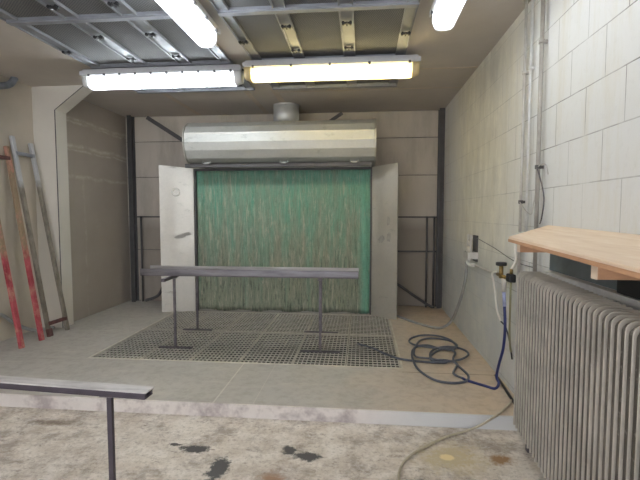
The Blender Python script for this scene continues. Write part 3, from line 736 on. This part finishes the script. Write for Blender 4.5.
MB().cyl((1.115,3.32,1.045),(1.115,3.32,1.08),.012,12).cyl((1.115,3.42,1.0),(1.115,3.34,1.01),.010,10).build('stem', BRASS, va)
MB().cyl((1.10,3.43,.89),(1.10,3.43,.99),.018,12).build('coupling', PIPED, va)
tag(MB().tube([(1.15,3.27,1.36),(1.13,3.29,1.25),(1.14,3.30,1.15),(1.118,3.32,1.085)], .012).build('white_conduit', WHITE, loc=(1.15,3.27,1.36)), 'white curved conduit dropping to the regulator', 'pipe')
wc = thing('cable', 'white cable arching down from the valves with a black tail', 'cable', (1.09,3.60,1.03))
MB().tube([(1.09,3.60,1.03),(1.08,3.67,1.00),(1.10,3.70,.93),(1.12,3.71,.82),(1.12,3.66,.70),(1.13,3.58,.62)], .008).build('white_length', WHITE, wc)
MB().tube([(1.13,3.58,.62),(1.158,3.54,.58),(1.17,3.48,.48),(1.172,3.42,.36)], .006).build('black_tail', BLACK, wc)
tag(MB().tube([(1.11,3.31,.983),(1.11,3.31,.80),(1.12,3.34,.60),(1.15,3.40,.45),(1.168,3.43,.42)], .0075).build('olive_tube', OLIVE, loc=(1.11,3.34,.955)), 'olive tube hanging from the black regulator', 'tube')
# hoses
Z = P
air = thing('air_hose', 'blue and grey air hose coiled on the platform', 'hose', (1.0,3.5,P))
MB().tube([(1.10,3.43,.888),(1.098,3.40,.78)], .013, 12).build('sleeve', basic('pale_blue_sleeve', lin(150,156,190),.5), air)
MB().tube([(1.098,3.40,.78),(1.10,3.38,.62),(1.10,3.41,.45),(1.09,3.47,.30),(1.09,3.52,.18),(1.10,3.49,P+.04),(1.06,3.455,P+.012),(1.0,3.50,P+.011),(.885,3.60,P+.011),(.855,3.65,P+.011)], .011).build('blue_length', BLUE, air)
coil = [(0.877, 3.973), (0.792, 4.044), (0.682, 4.047), (0.669, 4.203), (0.739, 4.394), (0.869, 4.506), (0.986, 4.484), (1.048, 4.361), (1.031, 4.208), (0.925, 4.071), (0.805, 4.019), (0.694, 4.008), (0.66, 4.143), (0.748, 4.332), (0.863, 4.423), (0.925, 4.287), (0.863, 4.079), (0.878, 3.896), (0.912, 3.708), (0.866, 3.582), (0.742, 3.528), (0.604, 3.567), (0.506, 3.762), (0.484, 4.014), (0.505, 4.277), (0.579, 4.477), (0.7, 4.54), (0.805, 4.433), (0.914, 4.38), (0.983, 4.517), (0.953, 4.725), (0.849, 4.867), (0.687, 4.899), (0.551, 4.78), (0.521, 4.611), (0.599, 4.48), (0.741, 4.411), (0.898, 4.394), (0.997, 4.535), (0.935, 4.742), (0.761, 4.801), (0.638, 4.695), (0.568, 4.476), (0.524, 4.279), (0.524, 4.116), (0.651, 4.086), (0.789, 4.031), (0.731, 4.011), (0.549, 4.021), (0.368, 4.058), (0.233, 4.175), (0.11, 4.349), (-0.034, 4.486)]
pts = [(.855,3.65,P+.011),(.80,3.76,P+.012)]
for i, (x,y) in enumerate(coil): pts.append((x,y,P+.013+.016*(.5+.5*math.sin(i*.9))))
MB().tube(pts, .0105, 8, True, 5).build('coiled_length', HOSE, air)
tag(MB().tube([(1.10,4.64,.985),(1.10,4.67,.80),(1.08,4.80,.55),(1.04,5.0,.28),(.98,5.18,.14),(.88,5.24,P+.018),(.76,5.36,P+.016),(.60,5.60,P+.016),(.42,5.90,P+.016),(.28,6.1,P+.016)], .016).build('grey_hose', GREYH, loc=(1.11,4.6,1.03)), 'grey hose hanging from the holder down behind the right wing panel', 'hose')
tag(MB().tube([(1.15,3.74,P+.013),(1.145,3.55,P+.012),(1.13,3.35,P+.012),(1.12,3.19,P+.012)], .011).build('black_hose', BLACK, loc=(1.15,3.74,P)), 'short black hose along the foot of the block wall', 'hose')
tag(MB().tube([(1.14, 3.282, 0.11), (1.075, 3.174, 0.11), (0.96, 3.006, 0.117), (0.845, 2.883, 0.115), (0.798, 2.919, 0.06), (0.716, 2.933, 0.014), (0.581, 2.855, 0.013), (0.431, 2.728, 0.013), (0.302, 2.59, 0.013), (0.237, 2.469, 0.013), (0.212, 2.342, 0.013), (0.216, 2.175, 0.013)], .0078).build('beige_hose', BEIGEH, loc=(1.1,3.2,P)), 'beige hose curving over the step onto the rough floor', 'hose')

# ---------------------------------------------------------------- camera, light
cam = bpy.data.cameras.new('camera'); co = bpy.data.objects.new('camera', cam); COL.objects.link(co); SC.camera = co
cam.sensor_width = 36; cam.lens = 430/640*36; cam.clip_start = .05
Yc = Vector((42,27,430)).normalized(); Zc = Vector((0,430,-27)).normalized()   # world Y and Z seen in camera axes (right, up, forward)
Xc = Vector((Yc.y*Zc.z-Yc.z*Zc.y, Yc.z*Zc.x-Yc.x*Zc.z, Yc.x*Zc.y-Yc.y*Zc.x))
if Xc.x < 0: Xc = -Xc
right = Vector((Xc.x,Yc.x,Zc.x)); up = Vector((Xc.y,Yc.y,Zc.y)); fwd = Vector((Xc.z,Yc.z,Zc.z))
co.matrix_world = Matrix(((right.x,up.x,-fwd.x,0),(right.y,up.y,-fwd.y,0),(right.z,up.z,-fwd.z,1.5),(0,0,0,1)))
w = bpy.data.worlds.new('world'); SC.world = w; w.use_nodes = True
bg = w.node_tree.nodes['Background']; bg.inputs[0].default_value = (.91,.93,1,1); bg.inputs[1].default_value = 2.3
SC.view_settings.view_transform = 'Standard'; SC.view_settings.look = 'None'; SC.view_settings.gamma = 1
SC.view_settings.exposure = .6; SC.view_settings.use_curve_mapping = False
for o in SC.objects:
    if '_w' in o: del o['_w']
